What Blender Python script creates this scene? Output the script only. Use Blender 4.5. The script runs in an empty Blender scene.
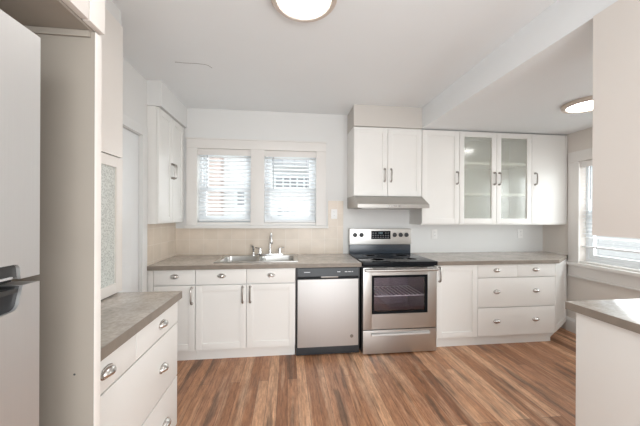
import bpy, bmesh, math, random
from mathutils import Vector, Matrix
random.seed(7)
SC = bpy.context.scene
COL = SC.collection
R = math.radians

# ------------------------------------------------------------------ camera
YAW, PITCH, ROLL, CAMH = R(6.529), R(-0.023), R(0.238), 1.375
cam_data = bpy.data.cameras.new('camera')
cam_data.sensor_width = 36.0
cam_data.lens = 276.849 * 36.0 / 640.0
cam_data.shift_y = 1.979 / 640.0
cam_data.clip_start = 0.02
cam = bpy.data.objects.new('camera', cam_data)
COL.objects.link(cam)
L_ = Vector((math.cos(YAW), -math.sin(YAW), 0))
D_ = Vector((math.sin(YAW), math.cos(YAW), 0))
Z_ = Vector((0, 0, 1))
FW = D_ * math.cos(PITCH) + Z_ * math.sin(PITCH)
UP = -D_ * math.sin(PITCH) + Z_ * math.cos(PITCH)
EX = math.cos(ROLL) * L_ + math.sin(ROLL) * UP
EY = -math.sin(ROLL) * L_ + math.cos(ROLL) * UP
m = Matrix((EX, EY, -FW)).transposed().to_4x4()
m.translation = (0, 0, CAMH)
cam.matrix_world = m
SC.camera = cam

# ------------------------------------------------------------------ world, lights, exposure
SC.view_settings.view_transform = 'Standard'
SC.view_settings.look = 'None'
SC.view_settings.gamma = 1.0
SC.view_settings.exposure = 0.88
SC.view_settings.use_curve_mapping = False
world = bpy.data.worlds.new('sky')
SC.world = world
world.use_nodes = True
wn = world.node_tree
bg = wn.nodes['Background']
bg.inputs['Color'].default_value = (0.93, 0.965, 1.0, 1)
bg.inputs['Strength'].default_value = 1.1

def area(name, loc, rot, sx, sy, power, color):
    l = bpy.data.lights.new(name, 'AREA')
    l.shape = 'RECTANGLE'
    l.size, l.size_y = sx, sy
    l.energy = power
    l.color = color
    o = bpy.data.objects.new(name, l)
    o.location = loc
    o.rotation_euler = rot
    COL.objects.link(o)
    return o

# added fill light behind the camera, and daylight through the two window walls
area('rear_fill', (1.0, -1.45, 1.35), (R(102), 0, 0), 2.4, 2.0, 45, (0.95, 0.985, 1.0))  # added frontal fill, stands in for light from unseen rooms
area('daylight_back_windows', (-0.36, 3.62, 1.75), (R(-98), 0, 0), 1.5, 0.8, 9, (0.97, 0.985, 1.0))
area('daylight_right_window', (3.72, 2.05, 1.45), (0, R(99), 0), 1.1, 1.5, 20, (0.95, 0.98, 1.0))
LAMP_STRENGTH = 12.0

# ------------------------------------------------------------------ materials
def mat(name, color=(0.8, 0.8, 0.8), rough=0.5, metal=0.0, spec=0.5, coat=0.0, noise=None, bump=None):
    """noise = (scale, amount) mottles the colour; bump = (scale, strength)."""
    M = bpy.data.materials.new(name)
    M.use_nodes = True
    nt = M.node_tree
    b = nt.nodes['Principled BSDF']
    b.inputs['Base Color'].default_value = (*color, 1)
    b.inputs['Roughness'].default_value = rough
    b.inputs['Metallic'].default_value = metal
    b.inputs['Specular IOR Level'].default_value = spec
    b.inputs['Coat Weight'].default_value = coat
    tc = nt.nodes.new('ShaderNodeTexCoord')
    if noise:
        n = nt.nodes.new('ShaderNodeTexNoise')
        n.inputs['Scale'].default_value = noise[0]
        n.inputs['Detail'].default_value = 5
        nt.links.new(tc.outputs['Object'], n.inputs['Vector'])
        r = nt.nodes.new('ShaderNodeValToRGB')
        a = noise[1]
        r.color_ramp.elements[0].position = 0.3
        r.color_ramp.elements[1].position = 0.7
        r.color_ramp.elements[0].color = (*[max(0, c * (1 - a)) for c in color], 1)
        r.color_ramp.elements[1].color = (*[min(1, c * (1 + a)) for c in color], 1)
        nt.links.new(n.outputs['Fac'], r.inputs['Fac'])
        nt.links.new(r.outputs['Color'], b.inputs['Base Color'])
    if bump:
        n2 = nt.nodes.new('ShaderNodeTexNoise')
        n2.inputs['Scale'].default_value = bump[0]
        nt.links.new(tc.outputs['Object'], n2.inputs['Vector'])
        bp = nt.nodes.new('ShaderNodeBump')
        bp.inputs['Strength'].default_value = bump[1]
        bp.inputs['Distance'].default_value = 0.01
        nt.links.new(n2.outputs['Fac'], bp.inputs['Height'])
        nt.links.new(bp.outputs['Normal'], b.inputs['Normal'])
    return M

def emit_mat(name, color, strength, base=0.9):
    M = bpy.data.materials.new(name)
    M.use_nodes = True
    nt = M.node_tree
    b = nt.nodes['Principled BSDF']
    b.inputs['Base Color'].default_value = (base, base, base, 1)
    b.inputs['Emission Color'].default_value = (*color, 1)
    b.inputs['Emission Strength'].default_value = strength
    return M

def glass_mat(name, tint=(1, 1, 1), gloss=0.08, rough=0.02, frost=0.0, frost_col=(0.8, 0.8, 0.78), bump=None, gloss_rough=None):
    """Thin glass: transparent + glossy (+ a milky diffuse share for frosted glass)."""
    M = bpy.data.materials.new(name)
    M.use_nodes = True
    nt = M.node_tree
    nt.nodes.clear()
    out = nt.nodes.new('ShaderNodeOutputMaterial')
    t = nt.nodes.new('ShaderNodeBsdfTransparent')
    t.inputs['Color'].default_value = (*tint, 1)
    g = nt.nodes.new('ShaderNodeBsdfGlossy')
    g.inputs['Roughness'].default_value = rough
    mx = nt.nodes.new('ShaderNodeMixShader')
    mx.inputs['Fac'].default_value = gloss
    last = t
    if frost > 0:
        d = nt.nodes.new('ShaderNodeBsdfDiffuse')
        d.inputs['Color'].default_value = (*frost_col, 1)
        m2 = nt.nodes.new('ShaderNodeMixShader')
        m2.inputs['Fac'].default_value = frost
        m2.inputs['Fac'].default_value = frost
        nt.links.new(t.outputs[0], m2.inputs[1])
        nt.links.new(d.outputs[0], m2.inputs[2])
        last = m2
        if bump:
            tc = nt.nodes.new('ShaderNodeTexCoord')
            v = nt.nodes.new('ShaderNodeTexVoronoi')
            v.inputs['Scale'].default_value = bump[0]
            nt.links.new(tc.outputs['Object'], v.inputs['Vector'])
            r = nt.nodes.new('ShaderNodeValToRGB')
            r.color_ramp.elements[0].color = (*[c * (1 - bump[1]) for c in frost_col], 1)
            r.color_ramp.elements[1].color = (*frost_col, 1)
            r.color_ramp.elements[0].position = 0.1
            r.color_ramp.elements[1].position = 0.6
            nt.links.new(v.outputs['Distance'], r.inputs['Fac'])
            nt.links.new(r.outputs['Color'], d.inputs['Color'])
            bp = nt.nodes.new('ShaderNodeBump')
            bp.inputs['Strength'].default_value = 0.5
            bp.inputs['Distance'].default_value = 0.004
            nt.links.new(v.outputs['Distance'], bp.inputs['Height'])
            nt.links.new(bp.outputs['Normal'], d.inputs['Normal'])
            nt.links.new(bp.outputs['Normal'], g.inputs['Normal'])
    nt.links.new(last.outputs[0], mx.inputs[1])
    nt.links.new(g.outputs[0], mx.inputs[2])
    nt.links.new(mx.outputs[0], out.inputs['Surface'])
    return M

def steel_mat(name, color, rough, stretch):
    M = bpy.data.materials.new(name)
    M.use_nodes = True
    nt = M.node_tree
    b = nt.nodes['Principled BSDF']
    b.inputs['Metallic'].default_value = 1.0
    b.inputs['Base Color'].default_value = (*color, 1)
    tc = nt.nodes.new('ShaderNodeTexCoord')
    mp = nt.nodes.new('ShaderNodeMapping')
    mp.inputs['Scale'].default_value = stretch
    n = nt.nodes.new('ShaderNodeTexNoise')
    n.inputs['Scale'].default_value = 1.0
    n.inputs['Detail'].default_value = 3
    nt.links.new(tc.outputs['Object'], mp.inputs['Vector'])
    nt.links.new(mp.outputs['Vector'], n.inputs['Vector'])
    mr = nt.nodes.new('ShaderNodeMapRange')
    mr.inputs['To Min'].default_value = rough - 0.06
    mr.inputs['To Max'].default_value = rough + 0.08
    nt.links.new(n.outputs['Fac'], mr.inputs['Value'])
    nt.links.new(mr.outputs['Result'], b.inputs['Roughness'])
    bp = nt.nodes.new('ShaderNodeBump')
    bp.inputs['Strength'].default_value = 0.05
    bp.inputs['Distance'].default_value = 0.002
    nt.links.new(n.outputs['Fac'], bp.inputs['Height'])
    nt.links.new(bp.outputs['Normal'], b.inputs['Normal'])
    return M

def laminate_mat():
    M = bpy.data.materials.new('stone_look_laminate')
    M.use_nodes = True
    nt = M.node_tree
    b = nt.nodes['Principled BSDF']
    b.inputs['Roughness'].default_value = 0.19
    tc = nt.nodes.new('ShaderNodeTexCoord')
    n1 = nt.nodes.new('ShaderNodeTexNoise')
    n1.inputs['Scale'].default_value = 5.0
    n1.inputs['Detail'].default_value = 9
    n1.inputs['Roughness'].default_value = 0.65
    n2 = nt.nodes.new('ShaderNodeTexNoise')
    n2.inputs['Scale'].default_value = 60.0
    n2.inputs['Detail'].default_value = 4
    for n in (n1, n2):
        nt.links.new(tc.outputs['Object'], n.inputs['Vector'])
    r1 = nt.nodes.new('ShaderNodeValToRGB')
    r1.color_ramp.elements[0].position = 0.32
    r1.color_ramp.elements[1].position = 0.7
    r1.color_ramp.elements[0].color = (0.38, 0.335, 0.29, 1)
    r1.color_ramp.elements[1].color = (0.56, 0.50, 0.44, 1)
    nt.links.new(n1.outputs['Fac'], r1.inputs['Fac'])
    r2 = nt.nodes.new('ShaderNodeValToRGB')
    r2.color_ramp.elements[0].position = 0.35
    r2.color_ramp.elements[1].position = 0.65
    r2.color_ramp.elements[0].color = (0.78, 0.78, 0.78, 1)
    r2.color_ramp.elements[1].color = (1.08, 1.08, 1.08, 1)
    nt.links.new(n2.outputs['Fac'], r2.inputs['Fac'])
    mx = nt.nodes.new('ShaderNodeMix')
    mx.data_type = 'RGBA'
    mx.blend_type = 'MULTIPLY'
    mx.inputs[0].default_value = 0.7
    nt.links.new(r1.outputs['Color'], mx.inputs[6])
    nt.links.new(r2.outputs['Color'], mx.inputs[7])
    nt.links.new(mx.outputs[2], b.inputs['Base Color'])
    return M

def brick_mat(name, c1, c2, mortar, bw, bh, msize, rot=(0, 0, 0), offset=0.5, rough=0.4, bump=0.3, loc=(0, 0, 0)):
    M = bpy.data.materials.new(name)
    M.use_nodes = True
    nt = M.node_tree
    b = nt.nodes['Principled BSDF']
    b.inputs['Roughness'].default_value = rough
    tc = nt.nodes.new('ShaderNodeTexCoord')
    mp = nt.nodes.new('ShaderNodeMapping')
    mp.inputs['Rotation'].default_value = rot
    mp.inputs['Location'].default_value = loc
    br = nt.nodes.new('ShaderNodeTexBrick')
    br.offset = offset
    br.inputs['Color1'].default_value = (*c1, 1)
    br.inputs['Color2'].default_value = (*c2, 1)
    br.inputs['Mortar'].default_value = (*mortar, 1)
    br.inputs['Scale'].default_value = 1.0
    br.inputs['Brick Width'].default_value = bw
    br.inputs['Row Height'].default_value = bh
    br.inputs['Mortar Size'].default_value = msize
    br.inputs['Mortar Smooth'].default_value = 0.2
    nt.links.new(tc.outputs['Object'], mp.inputs['Vector'])
    nt.links.new(mp.outputs['Vector'], br.inputs['Vector'])
    n = nt.nodes.new('ShaderNodeTexNoise')
    n.inputs['Scale'].default_value = 9.0
    n.inputs['Detail'].default_value = 5
    nt.links.new(tc.outputs['Object'], n.inputs['Vector'])
    r = nt.nodes.new('ShaderNodeValToRGB')
    r.color_ramp.elements[0].color = (0.86, 0.86, 0.86, 1)
    r.color_ramp.elements[1].color = (1.08, 1.08, 1.08, 1)
    nt.links.new(n.outputs['Fac'], r.inputs['Fac'])
    mx = nt.nodes.new('ShaderNodeMix')
    mx.data_type = 'RGBA'
    mx.blend_type = 'MULTIPLY'
    mx.inputs[0].default_value = 1.0
    nt.links.new(br.outputs['Color'], mx.inputs[6])
    nt.links.new(r.outputs['Color'], mx.inputs[7])
    nt.links.new(mx.outputs[2], b.inputs['Base Color'])
    bp = nt.nodes.new('ShaderNodeBump')
    bp.inputs['Strength'].default_value = bump
    bp.inputs['Distance'].default_value = 0.003
    bp.invert = True
    nt.links.new(br.outputs['Fac'], bp.inputs['Height'])
    nt.links.new(bp.outputs['Normal'], b.inputs['Normal'])
    return M

def floor_mat():
    """Worn strip flooring: boards along Y, each with its own tone, long grain streaks, dark stained seams and patches."""
    M = bpy.data.materials.new('worn_wood_strip_floor')
    M.use_nodes = True
    nt = M.node_tree
    N, K = nt.nodes.new, nt.links.new
    b = nt.nodes['Principled BSDF']
    tc = N('ShaderNodeTexCoord')
    mp = N('ShaderNodeMapping')
    mp.inputs['Rotation'].default_value = (0, 0, R(90))
    K(tc.outputs['Object'], mp.inputs['Vector'])
    br = N('ShaderNodeTexBrick')
    br.offset = 0.37
    br.offset_frequency = 3
    br.inputs['Color1'].default_value = (0, 0, 0, 1)
    br.inputs['Color2'].default_value = (1, 1, 1, 1)
    br.inputs['Mortar'].default_value = (0.5, 0.5, 0.5, 1)
    br.inputs['Scale'].default_value = 1
    br.inputs['Brick Width'].default_value = 1.7
    br.inputs['Row Height'].default_value = 0.078
    br.inputs['Mortar Size'].default_value = 0.0014
    br.inputs['Mortar Smooth'].default_value = 0.6
    K(mp.outputs['Vector'], br.inputs['Vector'])
    tone = N('ShaderNodeValToRGB')
    e = tone.color_ramp.elements
    e[0].position, e[0].color = 0.0, (0.25, 0.105, 0.048, 1)
    e[1].position, e[1].color = 1.0, (0.76, 0.46, 0.28, 1)
    for pos, c in ((0.22, (0.40, 0.184, 0.090)), (0.45, (0.51, 0.252, 0.130)), (0.62, (0.45, 0.224, 0.124)), (0.8, (0.60, 0.32, 0.175))):
        x = e.new(pos)
        x.color = (*c, 1)
    K(br.outputs['Color'], tone.inputs['Fac'])
    # grain streaks
    mg = N('ShaderNodeMapping')
    mg.inputs['Scale'].default_value = (44, 1.2, 1)
    K(tc.outputs['Object'], mg.inputs['Vector'])
    g = N('ShaderNodeTexNoise')
    g.inputs['Scale'].default_value = 1.0
    g.inputs['Detail'].default_value = 6
    g.inputs['Roughness'].default_value = 0.6
    K(mg.outputs['Vector'], g.inputs['Vector'])
    gr = N('ShaderNodeValToRGB')
    gr.color_ramp.elements[0].position = 0.3
    gr.color_ramp.elements[1].position = 0.68
    gr.color_ramp.elements[0].color = (0.76, 0.74, 0.73, 1)
    gr.color_ramp.elements[1].color = (1.15, 1.15, 1.15, 1)
    K(g.outputs['Fac'], gr.inputs['Fac'])
    m1 = N('ShaderNodeMix')
    m1.data_type, m1.blend_type = 'RGBA', 'MULTIPLY'
    m1.inputs[0].default_value = 0.85
    K(tone.outputs['Color'], m1.inputs[6])
    K(gr.outputs['Color'], m1.inputs[7])
    # grey-black stain following some boards
    ms = N('ShaderNodeMapping')
    ms.inputs['Scale'].default_value = (14, 1.5, 1)
    ms.inputs['Location'].default_value = (3.1, 0.4, 0)
    K(tc.outputs['Object'], ms.inputs['Vector'])
    s = N('ShaderNodeTexNoise')
    s.inputs['Scale'].default_value = 1.0
    s.inputs['Detail'].default_value = 4
    K(ms.outputs['Vector'], s.inputs['Vector'])
    sr = N('ShaderNodeValToRGB')
    sr.color_ramp.elements[0].position = 0.54
    sr.color_ramp.elements[1].position = 0.66
    sr.color_ramp.elements[0].color = (0, 0, 0, 1)
    sr.color_ramp.elements[1].color = (0.66, 0.66, 0.66, 1)
    K(s.outputs['Fac'], sr.inputs['Fac'])
    m2 = N('ShaderNodeMix')
    m2.data_type = 'RGBA'
    K(sr.outputs['Color'], m2.inputs[0])
    K(m1.outputs[2], m2.inputs[6])
    m2.inputs[7].default_value = (0.095, 0.060, 0.040, 1)
    # pale worn areas
    w = N('ShaderNodeTexNoise')
    w.inputs['Scale'].default_value = 1.0
    w.inputs['Detail'].default_value = 3
    mw = N('ShaderNodeMapping')
    mw.inputs['Scale'].default_value = (13, 1.0, 1)
    mw.inputs['Location'].default_value = (7.7, 2.0, 0)
    K(tc.outputs['Object'], mw.inputs['Vector'])
    K(mw.outputs['Vector'], w.inputs['Vector'])
    wr = N('ShaderNodeValToRGB')
    wr.color_ramp.elements[0].position = 0.52
    wr.color_ramp.elements[1].position = 0.68
    wr.color_ramp.elements[0].color = (0, 0, 0, 1)
    wr.color_ramp.elements[1].color = (0.62, 0.62, 0.62, 1)
    K(w.outputs['Fac'], wr.inputs['Fac'])
    m3 = N('ShaderNodeMix')
    m3.data_type = 'RGBA'
    K(wr.outputs['Color'], m3.inputs[0])
    K(m2.outputs[2], m3.inputs[6])
    m3.inputs[7].default_value = (0.78, 0.50, 0.32, 1)
    # small dark flecks and scuffs
    fk = N('ShaderNodeTexNoise')
    fk.inputs['Scale'].default_value = 1.0
    fk.inputs['Detail'].default_value = 8
    fk.inputs['Roughness'].default_value = 0.75
    mf = N('ShaderNodeMapping')
    mf.inputs['Scale'].default_value = (70, 9, 1)
    K(tc.outputs['Object'], mf.inputs['Vector'])
    K(mf.outputs['Vector'], fk.inputs['Vector'])
    fr_ = N('ShaderNodeValToRGB')
    fr_.color_ramp.elements[0].position = 0.34
    fr_.color_ramp.elements[1].position = 0.62
    fr_.color_ramp.elements[0].color = (0.42, 0.38, 0.36, 1)
    fr_.color_ramp.elements[1].color = (1.12, 1.12, 1.12, 1)
    K(fk.outputs['Fac'], fr_.inputs['Fac'])
    m5 = N('ShaderNodeMix')
    m5.data_type, m5.blend_type = 'RGBA', 'MULTIPLY'
    m5.inputs[0].default_value = 0.8
    K(m3.outputs[2], m5.inputs[6])
    K(fr_.outputs['Color'], m5.inputs[7])
    m3 = m5
    # dark seams
    m4 = N('ShaderNodeMix')
    m4.data_type = 'RGBA'
    K(br.outputs['Fac'], m4.inputs[0])
    K(m3.outputs[2], m4.inputs[6])
    m4.inputs[7].default_value = (0.07, 0.042, 0.028, 1)
    K(m4.outputs[2], b.inputs['Base Color'])
    rr = N('ShaderNodeMapRange')
    rr.inputs['To Min'].default_value = 0.26
    rr.inputs['To Max'].default_value = 0.50
    K(g.outputs['Fac'], rr.inputs['Value'])
    K(rr.outputs['Result'], b.inputs['Roughness'])
    bp = N('ShaderNodeBump')
    bp.inputs['Strength'].default_value = 0.25
    bp.inputs['Distance'].default_value = 0.002
    bp.invert = True
    K(br.outputs['Fac'], bp.inputs['Height'])
    K(bp.outputs['Normal'], b.inputs['Normal'])
    return M

M = {}
M['cab'] = mat('cabinet_paint_warm_white', (0.80, 0.785, 0.755), 0.38, noise=(3, 0.012))
M['cab_tall'] = mat('cabinet_paint_cream', (0.78, 0.735, 0.69), 0.4, noise=(3, 0.015))
M['panel'] = mat('panel_greige_shaded', (0.32, 0.284, 0.242), 0.55, noise=(4, 0.03))  # greige darkened: shade on side panel and over-fridge underside is in the colour
M['cab_in'] = mat('cabinet_interior_white', (0.74, 0.73, 0.69), 0.5, noise=(3, 0.01))
M['back'] = mat('cabinet_back_board_pale_grey', (0.56, 0.565, 0.52), 0.5, noise=(3, 0.01))
M['door_white'] = mat('door_paint_cool_white', (0.80, 0.81, 0.81), 0.45, noise=(3, 0.01))
M['gap'] = mat('cabinet_carcass_shadow_board', (0.50, 0.46, 0.42), 0.6, noise=(6, 0.03))
M['wall'] = mat('wall_paint_pale_grey', (0.74, 0.735, 0.72), 0.75, noise=(2, 0.012), bump=(220, 0.03))
M['soffit'] = mat('soffit_wall_paint_shaded', (0.60, 0.565, 0.525), 0.7, noise=(2, 0.012))  # wall paint with the ambient shade over the hood put into its colour
M['wall_warm'] = mat('wall_paint_pale_beige', (0.72, 0.67, 0.62), 0.75, noise=(2, 0.012), bump=(220, 0.03))
M['ceil'] = mat('ceiling_paint', (0.835, 0.855, 0.865), 0.8, noise=(1.5, 0.012), bump=(150, 0.02))
M['trim'] = mat('trim_paint_white', (0.76, 0.735, 0.705), 0.4, noise=(3, 0.01))
M['sash'] = mat('window_sash_vinyl', (0.80, 0.83, 0.85), 0.4, noise=(3, 0.01))
M['blind'] = mat('blind_white', (0.86, 0.87, 0.88), 0.45, noise=(8, 0.01))
M['counter'] = laminate_mat()
M['tile'] = brick_mat('beige_wall_tile', (0.66, 0.57, 0.47), (0.71, 0.61, 0.51), (0.76, 0.69, 0.61), 0.155, 0.155, 0.0022, rot=(R(-90), 0, 0), offset=0.0, rough=0.3, loc=(0.03, -0.0, 0.0))
M['tile_side'] = brick_mat('beige_side_tile', (0.66, 0.57, 0.47), (0.71, 0.61, 0.51), (0.76, 0.69, 0.61), 0.155, 0.155, 0.0022, rot=(R(-90), R(-90), 0), offset=0.0, rough=0.3)
M['floor'] = floor_mat()
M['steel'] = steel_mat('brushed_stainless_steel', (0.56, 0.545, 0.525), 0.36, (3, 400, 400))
M['steel_v'] = steel_mat('brushed_stainless_steel_upright', (0.63, 0.62, 0.61), 0.55, (400, 400, 3))
M['steel_dark'] = mat('dark_steel', (0.36, 0.345, 0.33), 0.4, 0.9, noise=(20, 0.05))  # darker steel for the hood's switch plate and grease filter
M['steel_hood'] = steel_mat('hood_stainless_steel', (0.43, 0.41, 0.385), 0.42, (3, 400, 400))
M['sinksteel'] = mat('sink_steel', (0.52, 0.51, 0.49), 0.30, 1.0, noise=(30, 0.04))
M['chrome'] = mat('chrome', (0.72, 0.72, 0.72), 0.12, 1.0, noise=(5, 0.01))
M['nickel'] = mat('brushed_nickel', (0.62, 0.60, 0.575), 0.27, 1.0, noise=(40, 0.05))
M['handle'] = mat('handle_satin_nickel', (0.36, 0.335, 0.31), 0.3, 1.0, noise=(40, 0.05))
M['nickel_dark'] = mat('aged_nickel', (0.23, 0.215, 0.20), 0.35, 1.0, noise=(40, 0.1))
M['black'] = mat('black_plastic', (0.018, 0.019, 0.021), 0.35, noise=(20, 0.1))
M['blackglass'] = mat('black_ceramic_glass', (0.010, 0.011, 0.013), 0.10, 0, 0.08, noise=(20, 0.05))
M['bluesteel'] = mat('dark_blue_enamel', (0.035, 0.045, 0.06), 0.22, 0, 0.6, noise=(20, 0.08))
M['dwpanel'] = mat('dishwasher_panel_plastic', (0.026, 0.030, 0.035), 0.35, noise=(20, 0.08))
M['mark'] = mat('pale_print', (0.62, 0.64, 0.66), 0.5, noise=(20, 0.02))
M['dimprint'] = mat('dim_button_print', (0.16, 0.165, 0.17), 0.4, noise=(20, 0.02))
M['ring'] = mat('burner_ring_print', (0.075, 0.075, 0.08), 0.25, noise=(20, 0.02))
M['oven_in'] = mat('speckled_oven_enamel', (0.30, 0.25, 0.30), 0.4, noise=(90, 0.2))
M['rack'] = mat('rack_wire', (0.88, 0.88, 0.89), 0.35, 0.1, noise=(20, 0.02))
M['edge'] = mat('worktop_edge_band_brown', (0.235, 0.197, 0.162), 0.4, noise=(14, 0.12))
M['display'] = emit_mat('clock_digits', (0.4, 0.7, 0.8), 0.10, 0.03)
M['outlet'] = mat('outlet_white_plastic', (0.84, 0.83, 0.81), 0.35, noise=(9, 0.01))
M['slot'] = mat('outlet_slot', (0.05, 0.05, 0.05), 0.5, noise=(9, 0.1))
M['lamp'] = emit_mat('lamp_diffuser_glow', (1.0, 0.985, 0.96), LAMP_STRENGTH)
M['lampring'] = mat('lamp_ring_brushed_nickel', (0.64, 0.55, 0.48), 0.35, 0.35, noise=(30, 0.03))
M['pane'] = glass_mat('window_glass', (0.97, 0.985, 0.98), 0.05, 0.01)
M['oven_glass'] = glass_mat('tinted_oven_glass', (0.88, 0.85, 0.88), 0.08, 0.03)
M['frost'] = glass_mat('frosted_cabinet_glass', (0.95, 0.96, 0.93), 0.06, 0.15, frost=0.24, frost_col=(0.90, 0.91, 0.86))
M['obscure'] = glass_mat('pebbled_obscure_glass', (0.9, 0.93, 0.9), 0.06, 0.15, frost=0.8, frost_col=(0.80, 0.82, 0.78), bump=(110, 0.4))
M['crack'] = mat('plaster_crack', (0.33, 0.32, 0.31), 0.9, noise=(30, 0.1))
M['siding'] = brick_mat('white_siding', (0.80, 0.80, 0.80), (0.84, 0.84, 0.84), (0.55, 0.56, 0.58), 6, 0.16, 0.006, rot=(R(-90), 0, 0), rough=0.6)
M['siding_x'] = brick_mat('white_siding_side', (0.80, 0.80, 0.80), (0.84, 0.84, 0.84), (0.55, 0.56, 0.58), 6, 0.16, 0.006, rot=(R(-90), R(-90), 0), rough=0.6)
M['redbrick'] = brick_mat('red_brick', (0.55, 0.40, 0.36), (0.62, 0.47, 0.42), (0.62, 0.58, 0.54), 0.22, 0.075, 0.009, rot=(R(-90), 0, 0), rough=0.8)
M['shingle'] = brick_mat('grey_shingle', (0.36, 0.37, 0.39), (0.48, 0.48, 0.50), (0.22, 0.22, 0.24), 0.3, 0.14, 0.008, rot=(0, 0, 0), rough=0.9)
M['outglass'] = mat('neighbour_window_glass', (0.34, 0.36, 0.38), 0.1, noise=(4, 0.2))
M['outdoor_door'] = mat('neighbour_grey_door', (0.42, 0.44, 0.47), 0.5, noise=(4, 0.05))
M['paving'] = mat('pale_concrete', (0.55, 0.54, 0.52), 0.9, noise=(2, 0.15))
M['pocket'] = mat('dark_grey_plastic', (0.035, 0.034, 0.033), 0.45, noise=(12, 0.05))
M['plastic_grey'] = mat('fridge_side_grey', (0.42, 0.42, 0.42), 0.5, noise=(12, 0.03))
M['wand'] = mat('clear_blind_wand', (0.45, 0.47, 0.49), 0.2, noise=(12, 0.03))

# ------------------------------------------------------------------ mesh helpers
class MB:
    def __init__(self):
        self.bm = bmesh.new()
        self.mats = []

    def _mi(self, m):
        if m is None:
            return 0
        if m not in self.mats:
            self.mats.append(m)
        return self.mats.index(m)

    def box(self, x0, x1, y0, y1, z0, z1, bev=0.0, m=None, T=None):
        cx, cy, cz = (x0 + x1) / 2, (y0 + y1) / 2, (z0 + z1) / 2
        Mx = Matrix.Translation((cx, cy, cz)) @ Matrix.Diagonal((abs(x1 - x0), abs(y1 - y0), abs(z1 - z0), 1))
        if T is not None:
            Mx = T @ Mx
        r = bmesh.ops.create_cube(self.bm, size=1.0, matrix=Mx)
        vs = r['verts']
        fs = {f for v in vs for f in v.link_faces}
        if bev > 0:
            es = list({e for v in vs for e in v.link_edges})
            rb = bmesh.ops.bevel(self.bm, geom=es, offset=bev, segments=2, affect='EDGES', profile=0.7)
            fs = {f for f in fs if f.is_valid} | set(rb['faces'])
        mi = self._mi(m)
        for f in fs:
            f.material_index = mi
        return self

    def prism(self, pts, axis, a0, a1, m=None):
        """pts = 2-D outline; axis 'x','y' or 'z' is the extrusion axis from a0 to a1."""
        def P(p, a):
            if axis == 'x':
                return (a, p[0], p[1])
            if axis == 'y':
                return (p[0], a, p[1])
            return (p[0], p[1], a)
        A = [self.bm.verts.new(P(p, a0)) for p in pts]
        B = [self.bm.verts.new(P(p, a1)) for p in pts]
        n = len(pts)
        fs = [self.bm.faces.new(A), self.bm.faces.new(B[::-1])]
        for i in range(n):
            fs.append(self.bm.faces.new((A[i], B[i], B[(i + 1) % n], A[(i + 1) % n])))
        mi = self._mi(m)
        for f in fs:
            f.material_index = mi
        bmesh.ops.recalc_face_normals(self.bm, faces=fs)
        return self

    def tube(self, pts, rad, seg=10, m=None, rads=None):
        pts = [Vector(p) for p in pts]
        n = len(pts)
        rings = []
        prev = None
        for i, p in enumerate(pts):
            t = (pts[min(i + 1, n - 1)] - pts[max(i - 1, 0)]).normalized()
            if prev is None:
                ref = Vector((0, 0, 1)) if abs(t.z) < 0.9 else Vector((1, 0, 0))
                a = t.cross(ref).normalized()
            else:
                a = (prev - t * prev.dot(t)).normalized()
            prev = a
            b = t.cross(a)
            r = rads[i] if rads else rad
            rings.append([self.bm.verts.new(p + a * r * math.cos(2 * math.pi * k / seg) + b * r * math.sin(2 * math.pi * k / seg)) for k in range(seg)])
        fs = []
        for i in range(n - 1):
            for k in range(seg):
                fs.append(self.bm.faces.new((rings[i][k], rings[i][(k + 1) % seg], rings[i + 1][(k + 1) % seg], rings[i + 1][k])))
        fs.append(self.bm.faces.new(rings[0][::-1]))
        fs.append(self.bm.faces.new(rings[-1]))
        mi = self._mi(m)
        for f in fs:
            f.material_index = mi
        bmesh.ops.recalc_face_normals(self.bm, faces=fs)
        return self

    def lathe(self, prof, center, axis='z', seg=32, m=None):
        """prof = [(radius, height)], revolved about axis through center."""
        c = Vector(center)
        rings = []
        for r, h in prof:
            ring = []
            for k in range(seg):
                a = 2 * math.pi * k / seg
                u, v = r * math.cos(a), r * math.sin(a)
                d = {'z': (u, v, h), 'y': (u, h, v), 'x': (h, u, v)}[axis]
                ring.append(self.bm.verts.new(c + Vector(d)))
            rings.append(ring)
        fs = []
        for i in range(len(rings) - 1):
            for k in range(seg):
                fs.append(self.bm.faces.new((rings[i][k], rings[i][(k + 1) % seg], rings[i + 1][(k + 1) % seg], rings[i + 1][k])))
        fs.append(self.bm.faces.new(rings[0][::-1]))
        fs.append(self.bm.faces.new(rings[-1]))
        mi = self._mi(m)
        for f in fs:
            f.material_index = mi
        bmesh.ops.recalc_face_normals(self.bm, faces=fs)
        return self

    def build(self, name, material, parent=None, smooth=True):
        me = bpy.data.meshes.new(name)
        self.bm.to_mesh(me)
        self.bm.free()
        me.materials.clear()
        if self.mats:
            for mm in self.mats:
                me.materials.append(mm)
        else:
            me.materials.append(material)
        if smooth:
            for p in me.polygons:
                p.use_smooth = True
            me.set_sharp_from_angle(angle=R(32))
        o = bpy.data.objects.new(name, me)
        COL.objects.link(o)
        if parent is not None:
            o.parent = parent
        return o

def tag(o, label=None, cat=None, group=None, kind=None):
    if label: o['label'] = label
    if cat: o['category'] = cat
    if group: o['group'] = group
    if kind: o['kind'] = kind
    return o

def thing(name, label, cat, loc=(0, 0, 0), rz=0.0, group=None):
    o = bpy.data.objects.new(name, None)
    o.empty_display_size = 0.1
    COL.objects.link(o)
    o.location = loc
    o.rotation_euler = (0, 0, R(rz))
    return tag(o, label, cat, group)

def struct(name, mb, material):
    return tag(mb.build(name, material), kind='structure')

def struct_root(name, loc=(0, 0, 0), rz=0.0):
    o = bpy.data.objects.new(name, None)
    COL.objects.link(o)
    o.location = loc
    o.rotation_euler = (0, 0, R(rz))
    return tag(o, kind='structure')

def copy_tree(o, parent=None):
    c = o.copy()
    COL.objects.link(c)
    if parent is not None:
        c.parent = parent
    for ch in list(o.children):
        copy_tree(ch, c)
    return c

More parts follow.
